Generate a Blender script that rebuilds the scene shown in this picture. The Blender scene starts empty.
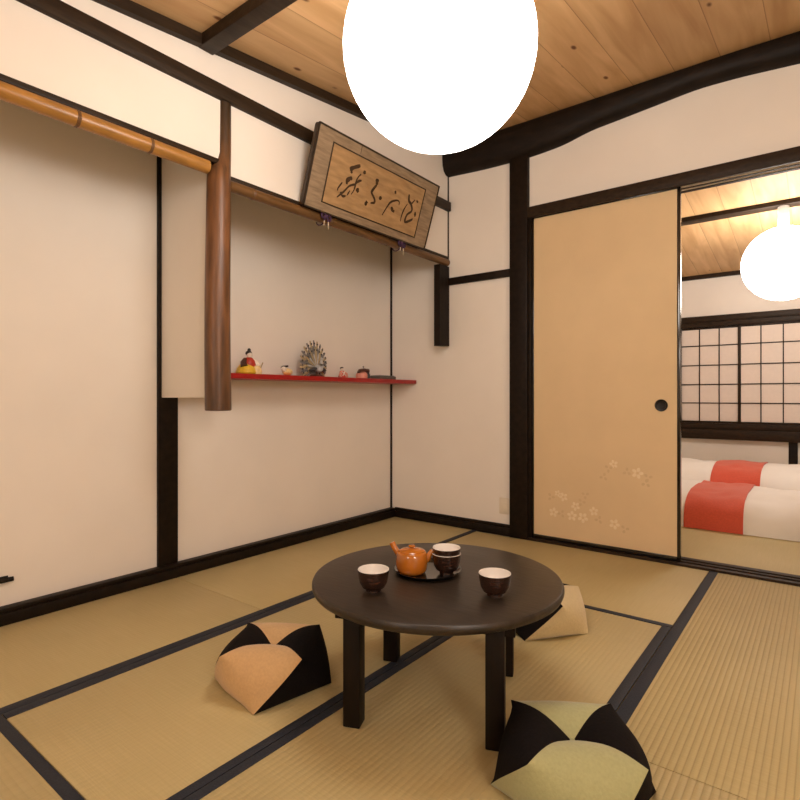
import bpy, bmesh, math, random
from mathutils import Vector, Matrix, noise
random.seed(4)
PI = math.pi
SC = bpy.context.scene
COL = SC.collection

# ------------------------------------------------------------------ materials
def srgb(r, g, b):
    def f(c):
        c /= 255.0
        return c/12.92 if c <= .04045 else ((c+.055)/1.055)**2.4
    return (f(r), f(g), f(b), 1)

def new_mat(name):
    m = bpy.data.materials.new(name); m.use_nodes = True
    nt = m.node_tree
    return m, nt, nt.nodes['Principled BSDF']

def mat(name, col, rough=.5, var=.08, scale=20, bump=0., stretch=(1, 1, 1), metal=0., coat=0., spec=.5, sheen=0., detail=4):
    """procedural: noise-driven value variation + optional bump"""
    m, nt, b = new_mat(name)
    N, L = nt.nodes, nt.links
    tc = N.new('ShaderNodeTexCoord'); mp = N.new('ShaderNodeMapping'); mp.inputs['Scale'].default_value = stretch
    nz = N.new('ShaderNodeTexNoise'); nz.inputs['Scale'].default_value = scale; nz.inputs['Detail'].default_value = detail
    L.new(tc.outputs['Object'], mp.inputs[0]); L.new(mp.outputs[0], nz.inputs['Vector'])
    rp = N.new('ShaderNodeValToRGB')
    lo = [c*(1-var) for c in col[:3]]+[1]; hi = [min(1, c*(1+var)) for c in col[:3]]+[1]
    rp.color_ramp.elements[0].color = lo; rp.color_ramp.elements[1].color = hi
    rp.color_ramp.elements[0].position = .3; rp.color_ramp.elements[1].position = .7
    L.new(nz.outputs['Fac'], rp.inputs[0]); L.new(rp.outputs[0], b.inputs['Base Color'])
    b.inputs['Roughness'].default_value = rough; b.inputs['Metallic'].default_value = metal
    b.inputs['Coat Weight'].default_value = coat; b.inputs['Coat Roughness'].default_value = .08
    b.inputs['Specular IOR Level'].default_value = spec
    b.inputs['Sheen Weight'].default_value = sheen
    if bump:
        bp = N.new('ShaderNodeBump'); bp.inputs['Strength'].default_value = bump; bp.inputs['Distance'].default_value = .01
        L.new(nz.outputs['Fac'], bp.inputs['Height']); L.new(bp.outputs[0], b.inputs['Normal'])
    return m

def tatami_mat_material(name, axis, period, depth, bump=.2):
    m, nt, b = new_mat(name); N, L = nt.nodes, nt.links
    tc = N.new('ShaderNodeTexCoord')
    sep = N.new('ShaderNodeSeparateXYZ'); L.new(tc.outputs['Object'], sep.inputs[0])
    # ridges run along the mat: sine across
    mu = N.new('ShaderNodeMath'); mu.operation = 'MULTIPLY'; mu.inputs[1].default_value = 2*PI/period
    L.new(sep.outputs[0 if axis == 'y' else 1], mu.inputs[0])
    wv = N.new('ShaderNodeMath'); wv.operation = 'SINE'; L.new(mu.outputs[0], wv.inputs[0])
    mr = N.new('ShaderNodeMapRange'); mr.inputs['From Min'].default_value = -1; mr.inputs['From Max'].default_value = 1
    L.new(wv.outputs[0], mr.inputs[0])
    pw = N.new('ShaderNodeMath'); pw.operation = 'POWER'; pw.inputs[1].default_value = .45; L.new(mr.outputs[0], pw.inputs[0])
    # straw fibres across the ridges
    mp = N.new('ShaderNodeMapping'); mp.inputs['Scale'].default_value = (6, 260, 1) if axis == 'y' else (260, 6, 1)
    L.new(tc.outputs['Object'], mp.inputs[0])
    nz = N.new('ShaderNodeTexNoise'); nz.inputs['Scale'].default_value = 1; nz.inputs['Detail'].default_value = 3
    L.new(mp.outputs[0], nz.inputs['Vector'])
    n2 = N.new('ShaderNodeTexNoise'); n2.inputs['Scale'].default_value = 2.2; n2.inputs['Detail'].default_value = 3
    L.new(tc.outputs['Object'], n2.inputs['Vector'])
    r1 = N.new('ShaderNodeValToRGB')
    base = (0.520, 0.425, 0.215)
    r1.color_ramp.elements[0].color = (base[0]*.86, base[1]*.85, base[2]*.80, 1); r1.color_ramp.elements[0].position = .25
    r1.color_ramp.elements[1].color = (base[0]*1.08, base[1]*1.08, base[2]*1.1, 1); r1.color_ramp.elements[1].position = .75
    mx = N.new('ShaderNodeMix'); mx.data_type = 'FLOAT'; mx.inputs[0].default_value = .55
    L.new(nz.outputs['Fac'], mx.inputs[2]); L.new(n2.outputs['Fac'], mx.inputs[3]); L.new(mx.outputs[0], r1.inputs[0])
    dk = N.new('ShaderNodeMix'); dk.data_type = 'RGBA'; dk.blend_type = 'MULTIPLY'; dk.inputs[0].default_value = depth
    L.new(r1.outputs[0], dk.inputs[6])
    gr = N.new('ShaderNodeValToRGB'); gr.color_ramp.elements[0].color = (.42, .36, .28, 1); gr.color_ramp.elements[1].color = (1, 1, 1, 1)
    gr.color_ramp.elements[1].position = .55
    L.new(pw.outputs[0], gr.inputs[0]); L.new(gr.outputs[0], dk.inputs[7])
    L.new(dk.outputs[2], b.inputs['Base Color'])
    b.inputs['Roughness'].default_value = .55; b.inputs['Specular IOR Level'].default_value = .3
    ad = N.new('ShaderNodeMath'); ad.operation = 'MULTIPLY_ADD'; ad.inputs[1].default_value = .25
    L.new(nz.outputs['Fac'], ad.inputs[0]); L.new(pw.outputs[0], ad.inputs[2])
    bp = N.new('ShaderNodeBump'); bp.inputs['Strength'].default_value = bump; bp.inputs['Distance'].default_value = .003
    L.new(ad.outputs[0], bp.inputs['Height']); L.new(bp.outputs[0], b.inputs['Normal'])
    return m

def plank_material(name, width):
    m, nt, b = new_mat(name); N, L = nt.nodes, nt.links
    tc = N.new('ShaderNodeTexCoord'); sep = N.new('ShaderNodeSeparateXYZ'); L.new(tc.outputs['Object'], sep.inputs[0])
    dv = N.new('ShaderNodeMath'); dv.operation = 'DIVIDE'; dv.inputs[1].default_value = width; L.new(sep.outputs[0], dv.inputs[0])
    fl = N.new('ShaderNodeMath'); fl.operation = 'FLOOR'; L.new(dv.outputs[0], fl.inputs[0])
    fr = N.new('ShaderNodeMath'); fr.operation = 'FRACT'; L.new(dv.outputs[0], fr.inputs[0])
    wn = N.new('ShaderNodeTexWhiteNoise'); wn.noise_dimensions = '1D'; L.new(fl.outputs[0], wn.inputs['W'])
    # shift the grain per plank
    cb = N.new('ShaderNodeCombineXYZ'); ml = N.new('ShaderNodeMath'); ml.operation = 'MULTIPLY'; ml.inputs[1].default_value = 31.
    L.new(wn.outputs[0], ml.inputs[0]); L.new(ml.outputs[0], cb.inputs[1]); L.new(ml.outputs[0], cb.inputs[2])
    va = N.new('ShaderNodeVectorMath'); va.operation = 'ADD'; L.new(tc.outputs['Object'], va.inputs[0]); L.new(cb.outputs[0], va.inputs[1])
    mp = N.new('ShaderNodeMapping'); mp.inputs['Scale'].default_value = (9, .55, 9); L.new(va.outputs[0], mp.inputs[0])
    nz = N.new('ShaderNodeTexNoise'); nz.inputs['Scale'].default_value = 1.6; nz.inputs['Detail'].default_value = 5; nz.inputs['Distortion'].default_value = .6
    L.new(mp.outputs[0], nz.inputs['Vector'])
    rp = N.new('ShaderNodeValToRGB')
    rp.color_ramp.elements[0].color = (.56, .325, .145, 1); rp.color_ramp.elements[0].position = .3
    rp.color_ramp.elements[1].color = (.77, .500, .255, 1); rp.color_ramp.elements[1].position = .72
    L.new(nz.outputs['Fac'], rp.inputs[0])
    hs = N.new('ShaderNodeHueSaturation'); L.new(rp.outputs[0], hs.inputs['Color'])
    mr = N.new('ShaderNodeMapRange'); mr.inputs['To Min'].default_value = .80; mr.inputs['To Max'].default_value = 1.10
    L.new(wn.outputs[0], mr.inputs[0]); L.new(mr.outputs[0], hs.inputs['Value'])
    # knots
    mk = N.new('ShaderNodeMapping'); mk.inputs['Scale'].default_value = (8.5, 4.2, 0); L.new(va.outputs[0], mk.inputs[0])
    vo = N.new('ShaderNodeTexVoronoi'); vo.inputs['Scale'].default_value = 1.; L.new(mk.outputs[0], vo.inputs['Vector'])
    kr = N.new('ShaderNodeValToRGB'); kr.color_ramp.elements[0].position = .05; kr.color_ramp.elements[1].position = .105
    kr.color_ramp.elements[0].color = (.22, .12, .06, 1); kr.color_ramp.elements[1].color = (1, 1, 1, 1)
    L.new(vo.outputs['Distance'], kr.inputs[0])
    k2 = N.new('ShaderNodeMix'); k2.data_type = 'RGBA'; k2.blend_type = 'MULTIPLY'; k2.inputs[0].default_value = 1
    L.new(hs.outputs[0], k2.inputs[6]); L.new(kr.outputs[0], k2.inputs[7])
    # joints
    jr = N.new('ShaderNodeValToRGB'); jr.color_ramp.interpolation = 'LINEAR'
    jr.color_ramp.elements[0].position = 0; jr.color_ramp.elements[0].color = (.35, .25, .18, 1)
    jr.color_ramp.elements[1].position = .022; jr.color_ramp.elements[1].color = (1, 1, 1, 1)
    L.new(fr.outputs[0], jr.inputs[0])
    k3 = N.new('ShaderNodeMix'); k3.data_type = 'RGBA'; k3.blend_type = 'MULTIPLY'; k3.inputs[0].default_value = 1
    L.new(k2.outputs[2], k3.inputs[6]); L.new(jr.outputs[0], k3.inputs[7])
    L.new(k3.outputs[2], b.inputs['Base Color']); b.inputs['Roughness'].default_value = .5
    b.inputs['Specular IOR Level'].default_value = .3
    return m

def post_material(name):
    """old log: reddish peeled wood, blackened where it enters the upper wall"""
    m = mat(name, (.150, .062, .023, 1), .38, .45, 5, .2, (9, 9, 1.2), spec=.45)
    nt = m.node_tree; N, L = nt.nodes, nt.links; b = N['Principled BSDF']
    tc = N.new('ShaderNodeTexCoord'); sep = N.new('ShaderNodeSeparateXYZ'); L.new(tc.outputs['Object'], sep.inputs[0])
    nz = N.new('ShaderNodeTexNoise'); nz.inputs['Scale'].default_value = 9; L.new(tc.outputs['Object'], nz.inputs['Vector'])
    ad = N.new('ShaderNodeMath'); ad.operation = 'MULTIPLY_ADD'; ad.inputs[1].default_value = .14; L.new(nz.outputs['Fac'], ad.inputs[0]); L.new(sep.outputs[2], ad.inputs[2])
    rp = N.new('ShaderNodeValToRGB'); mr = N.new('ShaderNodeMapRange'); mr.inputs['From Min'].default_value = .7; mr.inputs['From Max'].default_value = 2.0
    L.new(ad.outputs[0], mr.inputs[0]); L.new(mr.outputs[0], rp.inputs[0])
    e = rp.color_ramp.elements; e[0].position = .05; e[0].color = (.42, .48, .55, 1); e[1].position = .97; e[1].color = (.30, .40, .50, 1)  # low end darkened: shading put into the wood colour
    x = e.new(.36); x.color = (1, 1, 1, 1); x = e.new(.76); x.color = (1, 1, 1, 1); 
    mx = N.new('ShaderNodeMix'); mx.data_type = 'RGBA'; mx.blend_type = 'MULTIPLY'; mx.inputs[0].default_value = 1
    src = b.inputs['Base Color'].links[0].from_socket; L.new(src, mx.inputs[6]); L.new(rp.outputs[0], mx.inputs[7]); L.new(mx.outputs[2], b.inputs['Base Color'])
    return m

M = {}
M['plaster'] = mat('plaster', (.83, .768, .698, 1), .9, .025, 3, spec=.2)
M['plaster_low'] = M['plaster']
M['dark_wood'] = mat('dark_wood', (.0115, .0065, .0036, 1), .5, .35, 6, .15, (6, 6, 6), spec=.18)
M['brown_wood'] = mat('brown_wood', (.027, .0155, .008, 1), .5, .35, 8, .15, (4, 1, 8), spec=.2)
M['log_dark'] = mat('log_dark', (.0115, .0068, .0042, 1), .55, .4, 5, .3, (2, 6, 6), spec=.2)
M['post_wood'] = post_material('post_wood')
M['bamboo'] = mat('bamboo', (.36, .170, .038, 1), .32, .2, 14, .05, (2, .8, 6), spec=.5)
M['bamboo_dark'] = mat('bamboo_dark', (.15, .072, .024, 1), .4, .35, 9, .05, (2, 1, 6), spec=.4)
M['bamboo_node'] = mat('bamboo_node', (.13, .06, .02, 1), .5)
M['lacquer'] = mat('lacquer', (.008, .005, .004, 1), .14, .2, 10, coat=.6)
M['door_paper'] = mat('door_paper', (.700, .525, .315, 1), .7, .03, 5, .02, spec=.25)
M['blossom'] = mat('blossom', (.79, .64, .44, 1), .6, .05, 60)
M['blossom_leaf'] = mat('blossom_leaf', (.62, .45, .26, 1), .7, .05, 60)
M['metal_black'] = mat('metal_black', (.012, .010, .009, 1), .3, .3, 60, metal=.3)
M['heri'] = mat('heri', (.024, .028, .040, 1), .65, .25, 220, .1, spec=.25)
M['tat_y'] = tatami_mat_material('tatami_along', 'y', .0155, .07)
M['tat_right'] = tatami_mat_material('tatami_ribbed', 'y', .0148, .36, .4)
M['tat_x'] = tatami_mat_material('tatami_across', 'x', .0155, .06)
M['planks'] = plank_material('ceiling_planks', .187)
M['table'] = mat('table_wood', (.026, .0175, .0115, 1), .36, .3, 10, .06, (2, 9, 4), spec=.45)
M['table_leg'] = mat('table_leg_wood', (.0085, .0047, .003, 1), .5, .3, 8, .06, (8, 8, 1.5), spec=.18)
M['red'] = mat('red_lacquer', (.34, .006, .005, 1), .35, .1, 20, spec=.4)
M['board'] = mat('plaque_board', (.30, .215, .135, 1), .6, .22, 10, .1, (2, 1.2, 9), spec=.25)
M['board_in'] = mat('plaque_panel', (.41, .255, .120, 1), .6, .2, 6, .08, (2, 1.5, 8), spec=.25)
M['ink'] = mat('ink', (.052, .026, .010, 1), .6, .2, 80)
M['frame_rim'] = mat('plaque_rim', (.035, .020, .010, 1), .45, .3, 10)
M['purple'] = mat('purple_cord', (.055, .020, .060, 1), .7, .3, 200, .2)
M['fringe'] = mat('fringe', (.55, .45, .33, 1), .8, .1, 200)
M['glaze'] = mat('orange_glaze', (.46, .140, .013, 1), .16, .22, 16, .0, coat=.5)
M['cup_out'] = mat('cup_brown', (.032, .013, .008, 1), .25, .45, 40, .05, (1, 1, 5), coat=.4)
M['cup_in'] = mat('cup_white', (.80, .76, .72, 1), .2, .02, 30, coat=.4)
M['tray'] = mat('tray_lacquer', (.006, .005, .005, 1), .12, .2, 20, coat=.5)
M['tan'] = mat('tan_cotton', (.56, .36, .175, 1), .85, .06, 160, .12, sheen=.3, spec=.15)
M['cream'] = mat('cream_cotton', (.62, .50, .28, 1), .85, .06, 160, .12, sheen=.3, spec=.15)
M['green'] = mat('green_cotton', (.395, .395, .205, 1), .85, .06, 160, .12, sheen=.3, spec=.15)
M['black_cloth'] = mat('black_cotton', (.0075, .0055, .0055, 1), .9, .2, 160, .12, spec=.1)
M['seam'] = mat('seam_thread', (.30, .21, .11, 1), .9)
M['paper'] = mat('shoji_paper', (.80, .70, .625, 1), .9, .02, 40, spec=.1)
M['duvet'] = mat('duvet_cotton', (.86, .815, .76, 1), .85, .02, 8, .04, spec=.15)
M['runner'] = mat('runner_cloth', (.66, .105, .058, 1), .75, .08, 120, .08, sheen=.3, spec=.2)
M['white_plastic'] = mat('white_plastic', (.85, .80, .74, 1), .4, .02)
M['plate'] = mat('plate_plastic', (.76, .67, .54, 1), .45, .02)
# doll materials
for n, c in dict(d_yellow=(.72, .45, .03), d_white=(.80, .70, .60), d_red=(.46, .035, .018), d_black=(.015, .010, .009),
                 d_cream=(.80, .60, .30), d_pink=(.75, .30, .22), d_brown=(.085, .032, .020), d_grey=(.20, .19, .19),
                 d_gold=(.42, .33, .19), d_dark=(.045, .043, .048), d_silver=(.48, .47, .47), d_orange=(.70, .27, .08), d_tray=(.10, .085, .07)).items():
    M[n] = mat(n, c+(1,), .45, .12, 90)

def emission(name, col, strength):
    m, nt, b = new_mat(name); N, L = nt.nodes, nt.links
    tc = N.new('ShaderNodeTexCoord'); nz = N.new('ShaderNodeTexNoise'); nz.inputs['Scale'].default_value = 4
    L.new(tc.outputs['Object'], nz.inputs['Vector'])
    mr = N.new('ShaderNodeMapRange'); mr.inputs['To Min'].default_value = strength*.97; mr.inputs['To Max'].default_value = strength*1.03
    L.new(nz.outputs['Fac'], mr.inputs[0])
    b.inputs['Base Color'].default_value = (.9, .88, .85, 1)
    b.inputs['Emission Color'].default_value = col; L.new(mr.outputs[0], b.inputs['Emission Strength'])
    return m
LAMP_COL = (1.0, .91, .825, 1)
M['globe'] = emission('globe_glass', LAMP_COL, 11.0)
M['globe2'] = emission('globe_glass_lit', LAMP_COL, 15.5)
M['globe_fill_right'] = emission('fill_globe_right', LAMP_COL, 23.0)  # stronger of the two added fill globes
M['globe_fill_left'] = emission('fill_globe_left', LAMP_COL, 13.0)  # weaker of the two added fill globes

# ------------------------------------------------------------------ mesh builder
class MB:
    def __init__(self):
        self.bm = bmesh.new()
    def _mat(self, faces, i):
        for f in faces: f.material_index = i
    def box(self, x0, x1, y0, y1, z0, z1, bev=0., mi=0, rot=None, seg=2):
        r = bmesh.ops.create_cube(self.bm, size=1)
        vs = r['verts']
        for v in vs:
            v.co = Vector(((x0+x1)/2+v.co.x*(x1-x0), (y0+y1)/2+v.co.y*(y1-y0), (z0+z1)/2+v.co.z*(z1-z0)))
        fs = {f for v in vs for f in v.link_faces}
        self._mat(fs, mi)
        if bev:
            es = {e for v in vs for e in v.link_edges}
            r2 = bmesh.ops.bevel(self.bm, geom=list(es), offset=bev, segments=seg, affect='EDGES', profile=.5)
            self._mat([f for f in r2['faces']], mi)
            vs = list({v for f in r2['faces'] for v in f.verts} | {v for v in vs if v.is_valid})
        if rot is not None:
            for v in vs: v.co = rot @ v.co
        return vs
    def face(self, pts, mi=0):
        f = self.bm.faces.new([self.bm.verts.new(p) for p in pts]); f.material_index = mi; return f
    def loft(self, rings, closed_ring=True, cap=True, mi=0):
        R = [[self.bm.verts.new(p) for p in ring] for ring in rings]
        n = len(R[0])
        for a, b in zip(R, R[1:]):
            for j in range(n if closed_ring else n-1):
                k = (j+1) % n
                f = self.bm.faces.new((a[j], a[k], b[k], b[j])); f.material_index = mi
        if cap and closed_ring:
            for ring, rev in ((R[0], True), (R[-1], False)):
                f = self.bm.faces.new(list(reversed(ring)) if rev else ring); f.material_index = mi
        return R
    def lathe(self, prof, c=(0, 0, 0), seg=40, mi=0, axis=None, close=False):
        """prof: list of (r, z); mi int or list per band"""
        c = Vector(c); rings = []
        for r, z in prof:
            rings.append([Vector((max(r, 1e-5)*math.cos(2*PI*j/seg), max(r, 1e-5)*math.sin(2*PI*j/seg), z)) for j in range(seg)])
        if axis is not None:
            q = Vector((0, 0, 1)).rotation_difference(Vector(axis).normalized())
            rings = [[q @ p for p in ring] for ring in rings]
        R = [[self.bm.verts.new(p+c) for p in ring] for ring in rings]
        for i, (a, b) in enumerate(zip(R, R[1:])):
            m = mi[i] if isinstance(mi, (list, tuple)) else mi
            for j in range(seg):
                k = (j+1) % seg
                f = self.bm.faces.new((a[j], a[k], b[k], b[j])); f.material_index = m
        m0 = mi[0] if isinstance(mi, (list, tuple)) else mi; m1 = mi[-1] if isinstance(mi, (list, tuple)) else mi
        f = self.bm.faces.new(list(reversed(R[0]))); f.material_index = m0
        f = self.bm.faces.new(R[-1]); f.material_index = m1
    def tube(self, pts, rad, seg=16, mi=0, sx=1., up=None):
        pts = [Vector(p) for p in pts]
        if not isinstance(rad, (list, tuple)): rad = [rad]*len(pts)
        rings = []
        for i, p in enumerate(pts):
            t = (pts[min(i+1, len(pts)-1)]-pts[max(i-1, 0)]).normalized()
            u = Vector(up) if up else (Vector((0, 0, 1)) if abs(t.z) < .9 else Vector((1, 0, 0)))
            a = t.cross(u).normalized(); b = a.cross(t).normalized()
            rings.append([p+a*(rad[i]*sx*math.cos(2*PI*j/seg))+b*(rad[i]*math.sin(2*PI*j/seg)) for j in range(seg)])
        self.loft(rings, mi=mi)
    def ellipsoid(self, c, r, seg=20, rings=12, mi=0, rot=None):
        r3 = bmesh.ops.create_uvsphere(self.bm, u_segments=seg, v_segments=rings, radius=1)
        for v in r3['verts']:
            p = Vector((v.co.x*r[0], v.co.y*r[1], v.co.z*r[2]))
            if rot is not None: p = rot @ p
            v.co = p+Vector(c)
        self._mat({f for v in r3['verts'] for f in v.link_faces}, mi)
    def prism(self, poly, axis, a0, a1, mi=0):
        """poly: 2-D outline in the two other axes, extruded along axis"""
        def P(u, v, w):
            return {'x': (w, u, v), 'y': (u, w, v), 'z': (u, v, w)}[axis]
        A = [self.bm.verts.new(P(u, v, a0)) for u, v in poly]; B = [self.bm.verts.new(P(u, v, a1)) for u, v in poly]
        n = len(poly); fs = [self.bm.faces.new(A), self.bm.faces.new(list(reversed(B)))]
        for i in range(n):
            fs.append(self.bm.faces.new((A[i], B[i], B[(i+1) % n], A[(i+1) % n])))
        self._mat(fs, mi)
    def build(self, name, mats, parent=None, smooth=True, angle=40, fix=True):
        if fix: bmesh.ops.recalc_face_normals(self.bm, faces=self.bm.faces[:])
        me = bpy.data.meshes.new(name)
        off = Vector(parent.matrix_basis.translation) if parent is not None else None
        par = parent
        if par is not None and par.parent is not None: off = off + Vector(par.parent.matrix_basis.translation)
        if off is not None:
            for v in self.bm.verts: v.co -= off
        self.bm.to_mesh(me); self.bm.free()
        for m in (mats if isinstance(mats, (list, tuple)) else [mats]): me.materials.append(m)
        if smooth:
            me.shade_smooth(); me.set_sharp_from_angle(angle=math.radians(angle))
        o = bpy.data.objects.new(name, me); COL.objects.link(o)
        if parent is not None: o.parent = parent
        return o

def tag(o, label, cat, group=None, kind=None):
    if label: o['label'] = label
    if cat: o['category'] = cat
    if group: o['group'] = group
    if kind: o['kind'] = kind
    return o
def root(name, loc, label=None, cat=None, group=None, kind=None):
    o = bpy.data.objects.new(name, None); COL.objects.link(o); o.location = loc; o.empty_display_size = .05
    return tag(o, label, cat, group, kind)
def struct(name, mb, m, label, cat, **k):
    o = mb.build(name, m, **k); return tag(o, label, cat, kind='structure')
def sub_off(o):      # parts below a part: local offset handled by build()
    return o

# ------------------------------------------------------------------ camera
F, CX, CY, H = 550., 400., 396.5, .80
sn, cs = .6115, .7913
cam = bpy.data.cameras.new('camera'); co = bpy.data.objects.new('camera', cam); COL.objects.link(co)
cam.sensor_fit = 'HORIZONTAL'; cam.sensor_width = 36; cam.lens = 36*F/800
cam.shift_y = (CY-400)/800
cam.clip_start = .02
co.location = (0, 0, H); co.rotation_euler = (PI/2, 0, math.atan2(sn, cs))
SC.camera = co

# ------------------------------------------------------------------ room dimensions
XB, XK, XR = -2.315, -1.861, 2.30       # alcove back wall, hanging-wall face, right wall
YF, YB, Y2 = 2.90, -3.0, 5.84         # partition face, wall behind camera, far wall of next room
YL = -.60                              # the near ceiling is level behind this line
def zc1(y): return 2.121+.107*(max(y, YL)-.874)
def zc2(y): return 2.32-.13*(y-2.90)

# floor slab and mats ------------------------------------------------
b = MB(); b.box(XB-.1, XR+.1, YB-.1, Y2+.1, -.10, -.032)
struct('floor', b, M['brown_wood'], 'dark boards under the straw mats', 'floor')

def tatami(label, x0, x1, y0, y1, m, borders=(), zt=0.):
    g = .0012
    r = root('tatami_mat', ((x0+x1)/2, (y0+y1)/2, -.03), label, 'tatami mat', 'straw tatami mats on the floor')
    mb = MB(); mb.box(x0+g, x1-g, y0+g, y1-g, -.03, zt, .002)
    o = mb.build('straw_surface', m, r)
    for s, w in borders:
        mb = MB()
        if s == 'E': mb.box(x1-w, x1-g, y0+g, y1-g, zt-.002, zt+.0016, .0007)
        if s == 'W': mb.box(x0+g, x0+w, y0+g, y1-g, zt-.002, zt+.0016, .0007)
        if s == 'N': mb.box(x0+g, x1-g, y1-w, y1-g, zt-.002, zt+.0016, .0007)
        if s == 'S': mb.box(x0+g, x1-g, y0+g, y0+w, zt-.002, zt+.0016, .0007)
        mb.build('cloth_border', M['heri'], r)
YS = 2.862
tatami('straw mat lying along the left wall in the near left corner', -2.268, -1.640, -.28, 1.318, M['tat_y'], [('E', .033)])
tatami('straw mat lying along the left wall below the red shelf', -2.268, -1.640, 1.318, 2.878, M['tat_y'], [('E', .033)])
tatami('straw mat carrying the tan and black cushion', -1.640, -1.008, .482, 2.078, M['tat_y'], [('W', .033), ('E', .026)])
tatami('straw mat under the right half of the low table, green cushion on its edge', -1.008, -.420, .482, 2.078, M['tat_y'], [('W', .026), ('E', .030)])
tatami('straw mat lying crosswise in front of the closed sliding door', -1.640, -.420, 2.078, YS, M['tat_x'], [('S', .026)])
tatami('ribbed straw mat at the right in front of the open doorway', -.420, .30, 1.286, YS, M['tat_right'], [('W', .036)])
tatami('ribbed straw mat in the bottom right corner, nearest the camera', -.420, .30, -.30, 1.286, M['tat_right'], [('W', .036)])
tatami('straw mat in the bottom left corner, lying crosswise', -1.640, -.420, -.14, .482, M['tat_x'], [('N', .027)])
tatami('straw mat in the next room beyond the doorway, in front of the bed', -1.85, .75, 3.00, 5.80, M['tat_x'])
b = MB(); b.box(.30, XR, YB, YS, -.03, 0); b.box(-2.268, .30, YB, -.30, -.03, 0); b.box(-2.268, -1.64, -.30, -.28, -.03, 0); b.box(-1.64, -.42, -.30, -.14, -.03, 0); b.box(.75, XR, 3.0, 5.80, -.03, 0)
struct('floor_2', b, M['tat_y'], 'straw matting on the rest of the floor, outside the view', 'floor')

# ceilings -----------------------------------------------------------
def ceiling(name, ys, zf, label):
    b = MB()
    x0, x1, t = XB-.1, XR+.1, .05
    b.loft([[(x0, y, zf(y)), (x1, y, zf(y)), (x1, y, zf(y)+t), (x0, y, zf(y)+t)] for y in ys])
    struct(name, b, M['planks'], label, 'ceiling', smooth=False)
ceiling('ceiling', (YB-.1, YL, YF+.04), zc1, 'sloping knotty pine board ceiling of the near room')
ceiling('ceiling_2', (YF+.04, Y2+.1), zc2, 'sloping pine board ceiling of the room beyond the doorway')

# walls --------------------------------------------------------------
b = MB(); b.box(XB-.08, XB, YB-.08, YF+.06, -.03, 2.30); struct('wall_left', b, M['plaster'], 'cream plaster back wall of the alcove on the left', 'wall')
# hanging upper wall in front of the alcove
b = MB()
for y0, y1, zb in ((YB, 1.262, 1.70), (1.262, YF, 1.655)):
    mid = [(YL, zc1(YL)+.01)] if y0 < YL < y1 else []
    b.prism([(y0, zb), (y1, zb), (y1, zc1(y1)+.01)]+mid+[(y0, zc1(y0)+.01)], 'x', XK-.06, XK)
struct('wall_left_upper', b, M['plaster'], 'white upper wall hanging over the alcove above the bamboo rail', 'wall', smooth=False)
# alcove side panel
b = MB(); b.box(XB, XK-.005, 1.268, 1.300, .795, 2.05, .003)
struct('wall_left_panel', b, M['plaster'], 'short cream side panel between alcove wall and hanging post', 'wall')
b = MB()
b.box(XB-.08, -1.31, YF, YF+.06, -.03, 2.40)
b.box(-1.31, XR+.1, YF, YF+.06, 1.80, 2.40)
b.box(.22, XR+.1, YF, YF+.06, -.03, 1.80)
struct('wall_far', b, M['plaster'], 'cream plaster partition wall with the doorway', 'wall')
b = MB(); b.box(XR, XR+.08, YB-.08, Y2+.1, -.03, 2.5); struct('wall_right', b, M['plaster'], 'plain plaster wall on the right, outside the view', 'wall')
b = MB(); b.box(XB-.08, XR+.08, YB-.08, YB, -.03, 2.2); struct('wall_back', b, M['plaster'], 'plain plaster wall behind the camera', 'wall')
b = MB(); b.box(-1.98, XR+.08, Y2, Y2+.08, -.03, .405); b.box(-1.98, XR+.08, Y2, Y2+.08, 1.55, 2.0); b.box(-1.98, -1.62, Y2, Y2+.08, .405, 1.55); b.box(.88, XR+.08, Y2, Y2+.08, .405, 1.55)
b.box(-1.7, .9, Y2+.06, Y2+.08, .40, 1.56)
struct('wall_next_room_far', b, M['plaster'], 'cream far wall of the next room around its paper window', 'wall')
b = MB(); b.box(-1.98, -1.90, YF+.06, Y2, -.03, 2.4); struct('wall_next_room_left', b, M['plaster'], 'plaster side wall of the next room, hidden by the door', 'wall')

# baseboards and timbers ---------------------------------------------
b = MB(); b.box(XB, -2.268, YB, 2.89, -.005, .040, .004); b.box(XB, -2.276, YB, 2.89, .040, .056, .003)
struct('baseboard_left', b, M['dark_wood'], 'black-brown baseboard along the alcove wall', 'baseboard')
b = MB(); b.box(-2.268, -1.42, 2.878, YF, -.005, .042, .004); b.box(-2.276, -1.42, 2.884, YF, .042, .061, .003)
struct('baseboard_far', b, M['dark_wood'], 'black-brown baseboard under the far wall left of the post', 'baseboard')

n_trim = [0]
def trim(mb, m, label, cat='beam', **k):
    n_trim[0] += 1
    return struct('trim_%d' % n_trim[0], mb, m, label, cat, **k)
# main post on far wall + door jamb
b = MB(); b.box(-1.428, -1.318, 2.868, YF+.02, -.02, 2.19, .005); trim(b, M['dark_wood'], 'thick dark post left of the sliding door', 'post')
b = MB(); b.box(-1.318, -1.30, 2.878, 2.96, -.01, 1.80, .002); trim(b, M['dark_wood'], 'narrow black door jamb beside the thick post', 'jamb')
b = MB(); b.box(-1.862, -1.428, 2.880, YF, 1.490, 1.534, .003); trim(b, M['dark_wood'], 'thin dark crossbar on the far wall left of the thick post', 'beam')
b = MB(); b.box(-1.318, XR, 2.866, 2.885, 1.797, 1.858, .003); b.box(-1.318, XR, 2.885, 2.985, 1.812, 1.858, .002); b.box(-1.318, XR, 2.918, 2.932, 1.797, 1.812); b.box(-1.318, XR, 2.960, 2.985, 1.797, 1.812)
trim(b, M['brown_wood'], 'grooved dark lintel above the sliding door', 'lintel')
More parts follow.
